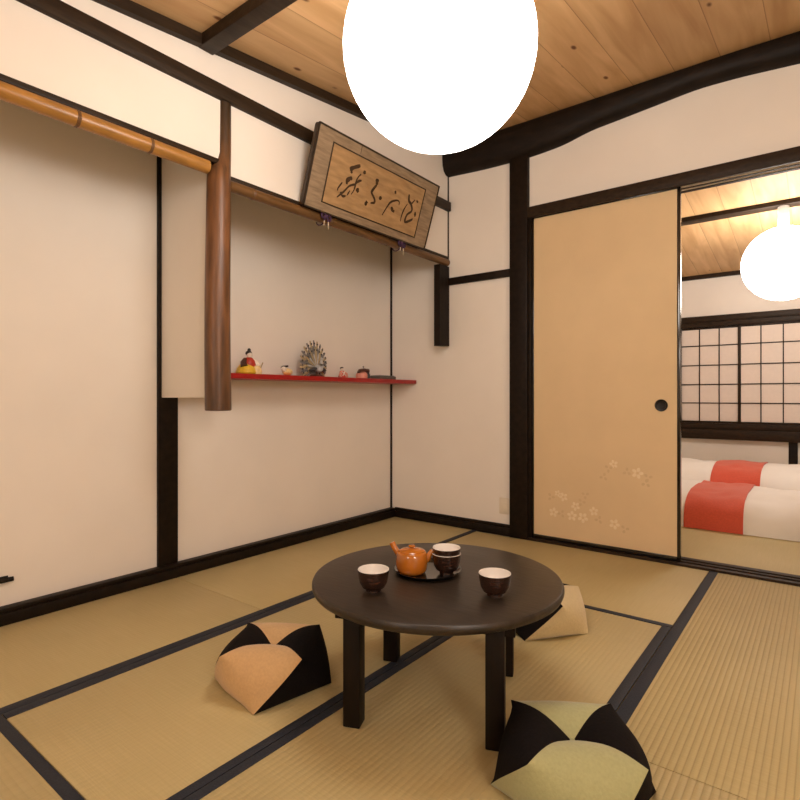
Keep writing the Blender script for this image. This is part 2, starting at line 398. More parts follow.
# grooved sill
b = MB(); b.box(-1.318, .26, YS, 2.998, -.03, .004, .001)
for y0, y1 in ((YS, 2.888), (2.916, 2.932), (2.960, 2.998)): b.box(-1.318, .26, y0, y1, .003, .011, .001)
trim(b, M['brown_wood'], 'grooved wooden door sill across the doorway', 'sill')
# upper rail on the hanging wall, ceiling moulding
b = MB(); b.box(XK-.01, XK+.022, .30, YF, 1.951, 2.006, .003); trim(b, M['brown_wood'], 'long dark rail across the white upper wall', 'rail')
b = MB()
for y0, y1 in ((YB, YF),):
    P = [(y0, zc1(y0)-.002), (YL, zc1(YL)-.002), (y1, zc1(y1)-.002), (y1, zc1(y1)-.042), (YL, zc1(YL)-.042), (y0, zc1(y0)-.042)]
    b.prism(P, 'x', XK-.005, XK+.028)
trim(b, M['brown_wood'], 'brown moulding where the upper wall meets the ceiling', 'moulding', smooth=False)
b = MB(); b.box(XK, XR, 1.168, 1.232, 2.108, 2.19, .004); trim(b, M['brown_wood'], 'dark ceiling joist crossing the pine boards', 'joist')
# strip capping the bamboo
b = MB(); b.box(XK-.062, XK+.006, YB, 1.262, 1.700, 1.720, .002); trim(b, M['brown_wood'], 'thin dark strip above the light bamboo rail', 'strip')
b = MB(); b.box(XK-.062, XK+.006, 1.30, YF, 1.652, 1.670, .002); trim(b, M['brown_wood'], 'thin dark strip above the brown bamboo rail', 'strip')
# alcove post on the back wall + corner battens
b = MB(); b.box(XB-.01, XB+.016, 1.254, 1.346, .05, 2.05, .003); trim(b, M['dark_wood'], 'dark post on the alcove wall under the side panel', 'post')
b = MB(); b.box(XB-.002, XB+.008, 2.888, YF+.001, .05, 2.2); trim(b, M['dark_wood'], 'thin dark corner batten in the alcove', 'batten')
b = MB(); b.box(XK-.006, XK+.006, 2.893, YF+.001, 1.66, 2.2); trim(b, M['brown_wood'], 'thin brown batten in the upper wall corner', 'batten')

# short hanging stub post by the far wall
b = MB()
b.loft([[(XK-.028, y0, z0), (XK+.014, y0, z0), (XK+.014, y1, z1), (XK-.028, y1, z1)] for y0, y1, z0, z1 in ((2.784, 2.890, 1.108, 1.113), (2.784, 2.890, 1.604, 1.604))])
o = b.build('hanging_post', M['dark_wood'], smooth=False); tag(o, 'short black hanging post below the right end of the brown bamboo rail', 'post')

# hanging log post
b = MB(); pts = []; rad = []
for i in range(30):
    t = i/29; z = .747+t*(1.957-.747)
    k = min(1, max(0, (z-1.66)/.07)); k = k*k*(3-2*k)
    yc = 1.2645+.003*math.sin(z*4)+(1.284-1.262)*k
    r = (.0500-.0045*min(1, (z-.747)/.9))*(1-k)+.0275*k
    pts.append((XK-.012+.002*math.sin(5*z), yc, z)); rad.append(r*(1+.015*noise.noise((0, 0, z*7))))
pts.insert(0, (pts[0][0], pts[0][1], .7445)); rad.insert(0, rad[0]-.004)
b.tube(pts, rad, 32, up=(1, 0, 0))
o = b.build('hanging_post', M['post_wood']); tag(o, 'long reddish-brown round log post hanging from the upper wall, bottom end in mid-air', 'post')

# bamboo rails
def bamboo(label, y0, y1, z, r, nodes, m, x=XK-.005, endmat=None):
    rt = root('bamboo_rail', (x, (y0+y1)/2, z), label, 'rail')
    b = MB(); n = max(20, int((y1-y0)*40)); pts = []; rr = []
    for i in range(n+1):
        y = y0+(y1-y0)*i/n; pts.append((x, y, z))
        rr.append(r*(1+.012*math.sin(y*9)))
    b.tube(pts, rr, 24, up=(0, 0, 1)); b.build('culm', m, rt)
    for yn in nodes:
        b = MB(); b.lathe([(r*1.0, -.006), (r*1.07, -.003), (r*1.02, 0), (r*1.08, .003), (r*1.0, .006)], (x, yn, z), 24, axis=(0, 1, 0)); b.build('node_ring', M['bamboo_node'], rt)
bamboo('light golden bamboo rail left of the hanging log post', YB, 1.212, 1.676, .0255, (.10, .46, .748, .985), M['bamboo'])
bamboo('darker brown bamboo rail under the calligraphy plaque', 1.305, 2.896, 1.634, .0215, (1.42, 1.86, 2.30), M['bamboo_dark'])

# natural log beam across the far wall
b = MB(); zb = [(-1.95, 2.170), (-1.823, 2.164), (-1.6, 2.150), (-1.416, 2.146), (-1.294, 2.146), (-1.116, 2.160), (-.977, 2.195), (-.85, 2.206), (-.694, 2.221), (-.47, 2.243), (-.3, 2.238), (-.117, 2.222), (.3, 2.19), (.8, 2.16), (1.55, 2.13), (2.4, 2.14)]
def zbot(x):
    for (a, za), (c, zz) in zip(zb, zb[1:]):
        if a <= x <= c:
            t = (x-a)/(c-a); return za+(zz-za)*t
    return 2.13
rings = []
x = XK-.03
while x <= XR+.02:
    zt = 2.345; z0 = sum(zbot(min(XR, max(-1.94, x+d))) for d in (-.04, 0, .04))/3
    yb = 2.97; yf = 2.832+.008*noise.noise((x*3, 0, 1)); R = []
    prof = [(1, 0), (1, .5), (1, 1), (.55, 1), (.2, .96), (.05, .86), (0, .7), (0, .5), (.03, .3), (.12, .13), (.28, .03), (.5, 0), (.8, 0)]
    for u, v in prof:
        R.append((x, yf+(yb-yf)*u, z0+(zt-z0)*v))
    rings.append(R); x += .04
b.loft(rings)
o = b.build('log_beam', M['log_dark']); tag(o, 'massive dark log beam with a wavy underside under the ceiling', 'beam')

# sliding door --------------------------------------------------------
DX0, DX1, DY0, DY1, DZ0, DZ1 = -1.300, -.545, 2.890, 2.915, .0115, 1.803
door = root('door_1', (DX0, DY0, DZ0), 'cream sliding paper door with pale blossoms and a round black pull', 'door', kind='structure')
b = MB(); b.box(DX0+.012, DX1-.014, DY0+.003, DY1-.003, DZ0+.02, DZ1-.010)
# blossom print on the lower part (thin print, in the panel's own mesh)
def blossom(x, z, r, ang=0., mi=1, n=5):
    y = DY0+.0028-.00008*blossom.n; blossom.n += 1
    for k in range(n):
        a = ang+2*PI*k/n
        c = (x+r*.62*math.cos(a), z+r*.62*math.sin(a)); ring = []
        for j in range(12):
            t = 2*PI*j/12; u, v = r*.40*math.cos(t), r*.30*math.sin(t)
            ring.append((c[0]+u*math.cos(a)-v*math.sin(a), y, c[1]+u*math.sin(a)+v*math.cos(a)))
        b.face(ring, mi)
blossom.n = 0
for i, (x, z, r) in enumerate([(-1.151, .273, .018), (-1.119, .257, .024), (-1.174, .168, .026), (-1.053, .215, .024), (-1.072, .161, .027), (-1.013, .159, .028), (-.956, .200, .024), (-.851, .148, .027), (-.855, .454, .022), (-.740, .418, .028)]):
    blossom(x, z, r, i*.7)
for i, (x, z) in enumerate([(-1.19, .25), (-1.13, .165), (-1.02, .24), (-.93, .16), (-.80, .13), (-.905, .385), (-.69, .40), (-.70, .37), (-.88, .43), (-.79, .42), (-1.0, .28)]):
    blossom(x, z, .022, i*1.1, 2, 3)
b.build('paper_panel', [M['door_paper'], M['blossom'], M['blossom_leaf']], door, fix=False)
def rail(name, *a):
    b = MB(); b.box(*a, .002); return b.build(name, M['lacquer'], door)
rail('stile', DX0, DX0+.012, DY0, DY1, DZ0, DZ1); rail('stile', DX1-.015, DX1, DY0, DY1, DZ0, DZ1)
rail('bottom_rail', DX0+.012, DX1-.015, DY0, DY1, DZ0, DZ0+.022); rail('top_rail', DX0+.012, DX1-.015, DY0, DY1, DZ1-.008, DZ1)
b = MB(); hx, hz = -.630, .757
b.lathe([(.0015, .0005), (.013, .0005), (.021, .0015), (.0225, .0045), (.0265, .0055), (.0295, .003), (.0295, -.003)], (hx, DY0+.002, hz), 40, axis=(0, -1, 0))
h = b.build('door_pull', M['metal_black'], door); h['label'] = 'round black finger pull'

# wall outlet plate & black wall peg -----------------------------------
pl = root('wall_plate', (-1.472, YF, .165), 'small beige cover plate on the far wall beside the thick post', 'wall plate')
b = MB(); b.box(-1.505, -1.429, YF-.006, YF+.002, .118, .212, .0025); b.build('cover', M['plate'], pl)
b = MB(); b.box(-1.490, -1.455, YF-.0075, YF-.005, .143, .187, .001); b.build('insert', M['plate'], pl)
pg = root('wall_peg', (XB, .69, .147), 'small black peg low on the alcove wall at the left edge', 'peg')
b = MB(); b.box(XB-.002, XB+.004, .60, .700, .136, .160, .002); b.build('base_plate', M['metal_black'], pg)
b = MB(); b.tube([(XB+.012, .60, .148), (XB+.014, .712, .148)], .0085, 12); b.build('rod', M['dark_wood'], pg)

# red shelf -------------------------------------------------------------
SX, SZ = -2.105, .906
b = MB(); b.box(XB, SX, 1.335, YF, SZ-.024, SZ, .0025)
o = b.build('wall_shelf', M['red']); tag(o, 'long red lacquered shelf on the alcove wall', 'shelf')

# calligraphy plaque ----------------------------------------------------
px0, pz0, px1, pz1 = -1.83, 1.672, -1.722, 1.985
VX, VZ = (.108, .347); Lp = math.hypot(VX, VZ); VX /= Lp; VZ /= Lp
ex = Vector((0, 1, 0)); ey = Vector((VX, 0, VZ)); ez = Vector((VZ, 0, -VX))       # ez: outward
PO = Vector((-1.824, 0, 1.640))
def PP(u, v, w=0.): return PO+ex*u+ey*v+ez*w
U0, U1, V0, V1 = 1.657, 2.586, .032, .360
V0 = .004
plq = root('calligraphy_plaque', PP((U0+U1)/2, V0, 0), 'large wooden calligraphy plaque with four brushed characters, leaning out over the alcove', 'plaque')
def slab(mb, u0, u1, v0, v1, w0, w1, rad=.0, mi=0):
    pts = []
    if rad:
        for (cu, cv, a0) in ((u1-rad, v1-rad, 0), (u0+rad, v1-rad, 90), (u0+rad, v0+rad, 180), (u1-rad, v0+rad, 270)):
            for j in range(5):
                a = math.radians(a0+90*j/4); pts.append((cu+rad*math.cos(a), cv+rad*math.sin(a)))
    else: pts = [(u1, v1), (u0, v1), (u0, v0), (u1, v0)]
    A = [mb.bm.verts.new(PP(u, v, w0)) for u, v in pts]; B = [mb.bm.verts.new(PP(u, v, w1)) for u, v in pts]
    n = len(pts); fs = [mb.bm.faces.new(list(reversed(A))), mb.bm.faces.new(B)]
    for i in range(n): fs.append(mb.bm.faces.new((A[i], A[(i+1) % n], B[(i+1) % n], B[i])))
    for f in fs: f.material_index = mi
b = MB(); slab(b, U0, U1, V0, V1, -.024, -.006, .014); b.build('backing', M['frame_rim'], plq, smooth=False)
b = MB(); e = .006; slab(b, U0+e, U1-e, V0+e, V1-e, -.007, -.0005, .011)
for s in (.285,):        # crack in the wood
    slab(b, 1.935, 1.9375, .318, V1-e, -.001, -.0002, 0, 1)
b.build('border_board', [M['board'], M['frame_rim']], plq, smooth=False)
IU0, IU1, IV0, IV1 = 1.757, 2.473, .045, .310
b = MB()
for (a0, a1, c0, c1) in ((U0, U1, V1-.007, V1), (U0, U0+.007, V0, V1), (U1-.007, U1, V0, V1), (U0, U1, V0, V0+.006)):
    slab(b, a0+.004, a1-.004 if a1-a0 > .1 else a1, c0, c1, -.008, .004)
b.build('rim', M['frame_rim'], plq, smooth=False)
b = MB(); w = .0055
for (a0, a1, c0, c1) in ((IU0, IU1, IV1-w, IV1), (IU0, IU1, IV0, IV0+w), (IU0, IU0+w, IV0+w, IV1-w), (IU1-w, IU1, IV0+w, IV1-w)):
    slab(b, a0, a1, c0, c1, -.001, .0025)
b.build('inner_frame', M['frame_rim'], plq, smooth=False)
b = MB(); slab(b, IU0+w, IU1-w, IV0+w, IV1-w, -.001, .0006)
strokes = [([(1.888, .23), (1.912, .247), (1.95, .267)], .0096), ([(1.898, .232), (1.905, .217)], .0072), ([(1.985, .256), (1.986, .239)], .0092), ([(1.966, .233), (1.95, .213), (1.944, .191), (1.943, .167), (1.94, .149), (1.929, .128)], .0046), ([(1.91, .201), (1.887, .18), (1.888, .163)], .0098), ([(1.902, .199), (1.915, .191)], .008), ([(1.858, .163), (1.839, .131), (1.84, .12)], .004), ([(1.943, .179), (1.906, .16), (1.878, .126), (1.843, .091)], .0052), ([(1.859, .12), (1.876, .106), (1.897, .112)], .0057), ([(1.916, .142), (1.903, .115)], .004), ([(1.978, .207), (1.959, .198), (1.946, .183)], .0057), ([(1.958, .166), (1.971, .149)], .0103), ([(2.081, .247), (2.086, .219)], .0109), ([(2.086, .219), (2.064, .185), (2.064, .173), (2.09, .153), (2.096, .136), (2.07, .127)], .0069), ([(2.044, .128), (2.035, .106)], .0092), ([(2.128, .176), (2.136, .159)], .0103), ([(2.227, .23), (2.24, .22)], .0069), ([(2.172, .094), (2.197, .145), (2.217, .172), (2.257, .191), (2.279, .189), (2.282, .174)], .0049), ([(2.226, .149), (2.244, .135), (2.258, .134)], .008), ([(2.344, .246), (2.353, .216), (2.378, .203), (2.395, .174), (2.363, .143), (2.361, .106), (2.408, .128), (2.415, .139)], .0072), ([(2.425, .236), (2.421, .225)], .0092), ([(2.4, .232), (2.378, .203)], .0043), ([(2.426, .176), (2.433, .151)], .008), ([(2.347, .198), (2.328, .16), (2.321, .122), (2.322, .099)], .004)]
def catmull(p, n=6):
    if len(p) < 3: return [tuple(p[0][k]+(p[1][k]-p[0][k])*i/n for k in (0, 1)) for i in range(n+1)]
    q = [p[0]]+list(p)+[p[-1]]; out = []
    for i in range(1, len(q)-2):
        for j in range(n):
            t = j/n; out.append(tuple(.5*((2*q[i][k])+(-q[i-1][k]+q[i+1][k])*t+(2*q[i-1][k]-5*q[i][k]+4*q[i+1][k]-q[i+2][k])*t*t+(-q[i-1][k]+3*q[i][k]-3*q[i+1][k]+q[i+2][k])*t**3) for k in (0, 1)))
    return out+[tuple(p[-1])]
for si, (pts, wd) in enumerate(strokes):
    c = catmull(pts); n = len(c); Lr = []; wz = .0011+.00004*si
    for i, (u, v) in enumerate(c):
        a = c[max(0, i-1)]; d = c[min(n-1, i+1)]; du, dv = d[0]-a[0], d[1]-a[1]; l = math.hypot(du, dv) or 1
        k = i/(n-1); hw = wd*1.4*(.45+.75*math.sin(PI*min(1, .18+k*.74)))*(1+.18*math.sin(k*9+si))*.62
        Lr.append(((u-dv/l*hw, v+du/l*hw), (u+dv/l*hw, v-du/l*hw)))
    vv = [(b.bm.verts.new(PP(*x, wz)), b.bm.verts.new(PP(*y, wz))) for x, y in Lr]
    for A, B in zip(vv, vv[1:]):
        f = b.bm.faces.new((A[0], A[1], B[1], B[0])); f.material_index = 1
o = b.build('calligraphy_panel', [M['board_in'], M['ink']], plq, smooth=False, fix=False)
bm = bmesh.new(); bm.from_mesh(o.data)
for f in bm.faces:
    if f.material_index == 1 and f.normal.dot(ez) < 0: f.normal_flip()
bm.to_mesh(o.data); bm.free()

# purple cords that tie the plaque to the rail
def cord(y, label):
    z = 1.633; x = XK+.030
    r = root('cord_tie', (x, y, z), label, 'cord', 'purple cord ties')
    b = MB()
    for s in (-1, 1):
        loop = [(x+.004, y+s*(.003+.026*math.sin(t*PI)), z+.013*math.sin(t*2*PI)+s*-.003) for t in [i/12 for i in range(13)]]
        b.tube(loop, .0048, 8)
    b.ellipsoid((x+.004, y, z), (.008, .011, .011))
    b.build('bow', M['purple'], r)
    b = MB()
    c0 = (XK-.005, 1.630); b.tube([(c0[0]+.0295*math.cos(t), y, c0[1]+.0295*math.sin(t)) for t in [-1.75*PI/2+i*(1.75*PI)/20*.72 for i in range(21)]], .003, 8); b.build('loop', M['purple'], r)
    for s, l in ((-1, .022), (1, .034)):
        b = MB(); b.tube([(x+.002, y+s*.006, z-.006), (x+.004, y+s*.013, z-.022)], .0038, 8); b.tube([(x+.004, y+s*.013, z-.022), (x+.004, y+s*.014, z-.022-l)], [.0030, .0022], 8, mi=1); b.build('tassel', [M['purple'], M['fringe']], r)
cord(1.806, 'purple bow tied round the brown bamboo rail below the first big character')
cord(2.381, 'dark purple bow tied round the brown bamboo rail near the plaque right corner')

# pendant lamps ---------------------------------------------------------
def lamp(x, y, z, r, zt, label, m, cr=.046):
    t = root('pendant_lamp', (x, y, z), label, 'lamp', 'white globe lamps')
    b = MB(); b.ellipsoid((x, y, z), (r, r, r), 64, 40); b.build('globe_shade', m, t)
    b = MB(); b.lathe([(cr*.7, 0), (cr, 0), (cr, .006), (cr*.97, zt-z-r+.02), (.001, zt-z-r+.02)], (x, y, z+r-.016), 32)
    b.build('ceiling_cap', M['white_plastic'], t)
lamp(-.798, 1.20, 1.706, .250, 2.108, 'large glowing white globe lamp hanging over the low table', M['globe'])
lamp(-.222, 4.533, 1.700, .247, 2.085, 'glowing white globe lamp in the next room above the bed', M['globe2'], .034)
lamp(-.45, -1.95, 1.52, .250, 1.93, 'added white fill globe behind the viewer, left one of two outside the view', M['globe_fill_left'])  # unseen globe added as fill for the lower walls
lamp(1.50, -.35, 1.52, .250, 1.95, 'added white fill globe behind the viewer, right one of two outside the view', M['globe_fill_right'])  # second added globe, main fill from outside the frame

# low round table -------------------------------------------------------
TX, TY, TZ = -.8195, 1.2185, .325
TA = math.radians(22.9); ux = Vector((math.cos(TA), math.sin(TA), 0)); uy = Vector((-math.sin(TA), math.cos(TA), 0))
tab = root('low_table', (TX, TY, 0), 'low round dark brown wooden table with four square legs', 'table')
b = MB(); R = .3275
b.lathe([(.001, -.0245), (R-.009, -.0245), (R-.003, -.021), (R, -.014), (R, -.008), (R-.003, -.002), (R-.008, 0), (R*.6, 0), (.001, 0)], (TX, TY, TZ), 128); b.build('tabletop', M['table'], tab)
Rm = Matrix.Translation((TX, TY, 0)) @ Matrix.Rotation(TA, 4, 'Z')
hs = .171
for sx in (-1, 1):
    for sy in (-1, 1):
        b = MB(); b.box(sx*hs-.0215, sx*hs+.0215, sy*hs-.0215, sy*hs+.0215, .002, TZ-.026, .003, rot=Rm); b.build('leg', M['table_leg'], tab)
for s in (-1, 1):
    b = MB(); b.box(-hs-.045, hs+.045, s*hs-.014, s*hs+.014, TZ-.066, TZ-.025, .002, rot=Rm); b.build('apron', M['table_leg'], tab)
    b = MB(); b.box(s*hs-.014, s*hs+.014, -hs, hs, TZ-.058, TZ-.025, .002, rot=Rm); b.build('apron', M['table_leg'], tab)

# tea things ------------------------------------------------------------
tr = root('tea_tray', (-.850, 1.262, TZ), 'round black lacquer tray under the orange teapot', 'tray')
trx, trY = -.850, 1.222
tr.location = (trx, trY, TZ)
b = MB(); b.lathe([(.001, 0), (.070, 0), (.082, .003), (.0895, .0105), (.0905, .0125), (.0885, .0125), (.080, .006), (.068, .0045), (.001, .0045)], (trx, trY, TZ), 64); b.build('dish', M['tray'], tr)
ZT = TZ+.0047

def cup(x, y, z, label, tr_=1.0):
    r = root('tea_cup', (x, y, z), label, 'cup', 'brown tea cups with white inside')
    b = MB(); k = tr_
    prof = [(.001, .004), (.0185*k, .004)]
    b.lathe([(.001, .005), (.019*k, .0048), (.0275*k, .0095), (.0338*k, .021), (.0368*k, .036), (.0382*k, .0500), (.0386*k, .0520), (.0378*k, .0532), (.0364*k, .0525), (.0348*k, .042), (.031*k, .026), (.021*k, .014), (.001, .0125)],
            (x, y, z), 48, mi=[0, 0, 0, 0, 0, 0, 1, 1, 1, 1, 1, 1])
    b.build('bowl', [M['cup_out'], M['cup_in']], r)
    b = MB(); b.lathe([(.015*k, 0), (.0185*k, 0), (.0188*k, .0055), (.0150*k, .0055), (.0148*k, 0)], (x, y, z), 40); b.build('foot_ring', M['cup_out'], r)
cup(-.875, 1.026, TZ+.0003, 'brown tea cup standing alone on the left of the table')
cup(-.626, 1.181, TZ+.0003, 'brown tea cup standing alone on the right of the table')
sx_, sy_ = -.800, 1.238
cup(sx_, sy_, ZT, 'lower brown tea cup of the stack on the black tray')
cup(sx_+.0006, sy_-.0004, ZT+.0155, 'upper brown tea cup nested in the stack on the black tray', .965)

tp = root('teapot', (-.902, 1.236, ZT), 'orange glazed teapot with a straight side handle on the black tray', 'teapot')
qx, qy = -.875, 1.184
tp.location = (qx, qy, ZT)
b = MB(); b.lathe([(.001, 0), (.030, 0), (.0365, .003), (.0405, .010), (.0425, .022), (.0425, .034), (.0410, .046), (.0392, .053), (.0370, .0565), (.0345, .0575), (.0325, .0568), (.001, .0560)], (qx, qy, ZT), 56); b.build('body', M['glaze'], tp)
b = MB(); b.lathe([(.001, .0565), (.0330, .0570), (.0333, .0585), (.030, .0610), (.016, .0640), (.001, .0648)], (qx, qy, ZT), 48); ld = b.build('lid', M['glaze'], tp)
b = MB(); b.lathe([(.001, .0635), (.006, .0640), (.0058, .0660), (.0090, .0690), (.0090, .0715), (.006, .0730), (.001, .0732)], (qx, qy, ZT), 24); b.build('knob', M['glaze'], ld)
cl = Vector((-cs, -sn, 0))          # towards picture left
d = (Vector((-.95, -.34, 0))).normalized()
b = MB(); p0 = Vector((qx, qy, ZT+.040))
b.tube([p0+d*.034+Vector((0, 0, .004)), p0+d*.042+Vector((0, 0, .012)), p0+d*.050+Vector((0, 0, .024)), p0+d*.056+Vector((0, 0, .036))], [.0095, .0080, .0078, .0080], 20); b.build('handle', M['glaze'], tp)
d2 = Vector((.80, .58, 0)).normalized()
b = MB(); b.tube([p0+d2*.030-Vector((0, 0, .012)), p0+d2*.043, p0+d2*.050+Vector((0, 0, .013)), p0+d2*.056+Vector((0, 0, .019))], [.012, .0085, .0065, .0058], 18); b.build('spout', M['glaze'], tp)

# cushions --------------------------------------------------------------
def cushion(cx, cy, rot, mats, label, ru=.155, rl=.166, hu=.118, hT=.096, puff=1.0, lu=45):
    r = root('floor_cushion', (cx, cy, 0), label, 'cushion', 'beanbag cushions around the low table')
    a0 = math.radians(rot)
    U = [Vector((ru*math.cos(a0+i*PI/2), ru*math.sin(a0+i*PI/2), hu)) for i in range(4)]
    Lw = [Vector((rl*math.cos(a0+i*PI/2+PI/4), rl*math.sin(a0+i*PI/2+PI/4), 0.002)) for i in range(4)]
    T = Vector((0, 0, hT)); B = Vector((0, 0, .001))
    n = 12; verts = {}; pos = []; pin = []; nrm = []
    def key(p): return (round(p.x, 5), round(p.y, 5), round(p.z, 5))
    faces = []
    # seam shapes
    def seamed(p, a, b_, amp_z, amp_r):
        ab = b_-a; t = (p-a).dot(ab)/ab.length_squared; s = math.sin(PI*max(0, min(1, t)))
        o = Vector((p.x, p.y, 0)); o = o.normalized() if o.length > 1e-6 else Vector((0, 0, 0))
        return p+Vector((0, 0, amp_z*s))+o*amp_r*s
    def add(p, pinned):
        k = key(p)
        if k not in verts:
            verts[k] = len(pos); pos.append(p.copy()); pin.append(pinned)
        else:
            if pinned: pin[verts[k]] = True
        return verts[k]
    seams = []
    def tri(a, b_, c, seam_edges, mi, bottom=False):
        idx = {}
        for i in range(n+1):
            for j in range(n+1-i):
                k = n-i-j
                p = (a*i+b_*j+c*k)/n
                on = (k == 0 and 0 in seam_edges) or (i == 0 and 1 in seam_edges) or (j == 0 and 2 in seam_edges)
                corner = max(i, j, k) == n
                idx[(i, j)] = add(p, on or bottom or (corner and p.z < hT*.5) )
                if on: 
                    e = (a, b_) if (k == 0 and 0 in seam_edges) else ((b_, c) if (i == 0 and 1 in seam_edges) else (c, a))
                    seams.append((idx[(i, j)], e))
        for i in range(n):
            for j in range(n-i):
                faces.append(((idx[(i, j)], idx[(i+1, j)], idx[(i, j+1)]), mi))
                if i+j < n-1: faces.append(((idx[(i+1, j)], idx[(i+1, j+1)], idx[(i, j+1)]), mi))
    for i in range(4):
        j = (i+1) % 4; pv = (i-1) % 4
        tri(T, U[i], U[j], {0, 2}, i)                 # top lobe: seams T-Ui, Uj-T
        tri(U[j], U[i], Lw[i], {2}, i)                # down triangle: seam Li-Uj
        tri(U[i], Lw[pv], Lw[i], {0}, i)              # up triangle: seam Ui-Lprev
        tri(B, Lw[i], Lw[pv], set(), i, bottom=True)
    # shape the seams
    done = set()
    for v, (a, b_) in seams:
        if v in done: continue
        done.add(v)
        top = (a-T).length < 1e-6 or (b_-T).length < 1e-6
        pos[v] = seamed(pos[v], a, b_, .018*puff if top else .0, 0 if top else .006)
    nb = [set() for _ in pos]; fl = [f for f, _ in faces]
    for f in fl:
        for a, c in ((0, 1), (1, 2), (2, 0)): nb[f[a]].add(f[c]); nb[f[c]].add(f[a])
    # inflate (the top lobes stay flatter than the sides)
    topv = {i for i, p in enumerate(pos) if p.z > hT-.001}
    for it in range(75):
        nm = [Vector((0, 0, 0)) for _ in pos]
        for f in fl:
            q = (pos[f[1]]-pos[f[0]]).cross(pos[f[2]]-pos[f[0]])
            ctr = (pos[f[0]]+pos[f[1]]+pos[f[2]])/3-Vector((0, 0, .05))
            if q.dot(ctr) < 0: q = -q
            for v in f: nm[v] += q
        new = []
        for i, p in enumerate(pos):
            if pin[i]: new.append(p); continue
            avg = sum((pos[k] for k in nb[i]), Vector((0, 0, 0)))/len(nb[i])
            q = nm[i].normalized() if nm[i].length > 0 else Vector((0, 0, 0))
            s = p*.5+avg*.5+q*(.00036 if i in topv else .00046)*puff
            if s.z < .002: s.z = .002
            new.append(s)
        pos = new
    C = Vector((cx, cy, 0))
    for i in range(4):
        b = MB(); mp = {}
        for f, mi in faces:
            if mi != i: continue
            vs = []
            for v in f:
                if v not in mp: mp[v] = b.bm.verts.new(pos[v]+C)
                vs.append(mp[v])
            fc = b.bm.faces.new(vs)
            fn = (pos[f[1]]-pos[f[0]]).cross(pos[f[2]]-pos[f[0]])
            if fn.dot((pos[f[0]]+pos[f[1]]+pos[f[2]])/3-Vector((0, 0, .05))) < 0: fc.normal_flip()
        o = b.build('panel', M[mats[i][0]], r, angle=60, fix=False); o['label'] = mats[i][1]
    b = MB(); b.ellipsoid(C+Vector((0, 0, hT+.002)), (.006, .006, .004), 12, 8); b.build('center_stitch', M[mats[0][0]], r)
bk = ('black_cloth', 'black panel')
# panel order: panel i spans corners at rot+90i .. rot+90(i+1)
cushion(-1.226, 1.003, -101, [('tan', 'tan panel'), bk, ('tan', 'tan panel'), bk][0:4], 'tan and black beanbag cushion left of the low table')
cushion(-.407, 1.102, -101, [('green', 'olive green panel'), bk, ('green', 'olive green panel'), bk], 'olive green and black beanbag cushion at the bottom of the picture')
cushion(-.796, 1.834, -128, [bk, ('cream', 'cream panel'), bk, ('cream', 'cream panel')], 'cream and black beanbag cushion half hidden behind the low table')

# shelf figures ---------------------------------------------------------
fx = -2.185
def T3(b, x, y, z): return (x, y, z)
# 1 seated doll with yellow robe
y0 = 1.640; d1 = root('doll', (fx, y0, SZ), 'seated doll in yellow and red robe with black hair, leftmost on the red shelf', 'doll')
b = MB(); b.lathe([(.001, 0), (.045, 0), (.050, .008), (.044, .028), (.028, .048), (.020, .056), (.001, .058)], (fx, y0-.012, SZ), 28); b.build('robe', M['d_yellow'], d1)
b = MB(); b.lathe([(.001, .028), (.028, .030), (.033, .046), (.027, .066), (.015, .080), (.001, .082)], (fx+.004, y0, SZ), 24); b.build('jacket', M['d_red'], d1)
for s, m in ((-1, 'd_brown'), (1, 'd_white')):
    b = MB(); b.tube([(fx+.004, y0+s*.020, SZ+.070), (fx+.012, y0+s*.037, SZ+.055), (fx+.022, y0+s*.040, SZ+.035)], [.011, .014, .017], 14); b.build('sleeve', M[m], d1)
b = MB(); b.lathe([(.001, 0), (.028, 0), (.030, .014), (.020, .040), (.001, .046)], (fx+.020, y0+.028, SZ), 20); b.build('skirt', M['d_cream'], d1)
b = MB(); b.ellipsoid((fx+.006, y0+.002, SZ+.092), (.014, .014, .016)); b.build('head', M['d_white'], d1)
b = MB(); b.ellipsoid((fx, y0+.002, SZ+.101), (.016, .0155, .013)); b.ellipsoid((fx-.002, y0+.006, SZ+.116), (.007, .009, .010)); b.build('hair', M['d_black'], d1)
b = MB(); b.tube([(fx+.03, y0+.045, SZ+.022), (fx+.03, y0+.062, SZ+.058)], .0028, 8); b.build('fan', M['d_gold'], d1)
# 2 small crawling doll
y0 = 1.872; d2_ = root('doll', (fx, y0, SZ), 'tiny cream doll with black hair lying left of the peacock ornament', 'doll')
b = MB(); b.ellipsoid((fx, y0+.010, SZ+.020), (.020, .032, .019)); b.build('body', M['d_cream'], d2_)
b = MB(); b.ellipsoid((fx+.014, y0-.004, SZ+.009), (.014, .024, .0085)); b.build('bib', M['d_orange'], d2_)
b = MB(); b.ellipsoid((fx+.004, y0-.018, SZ+.034), (.014, .014, .0145)); b.build('head', M['d_white'], d2_)
b = MB(); b.ellipsoid((fx, y0-.016, SZ+.041), (.0145, .0135, .0095)); b.tube([(fx, y0-.010, SZ+.046), (fx, y0+.012, SZ+.050)], .005, 8); b.build('hair', M['d_black'], d2_)
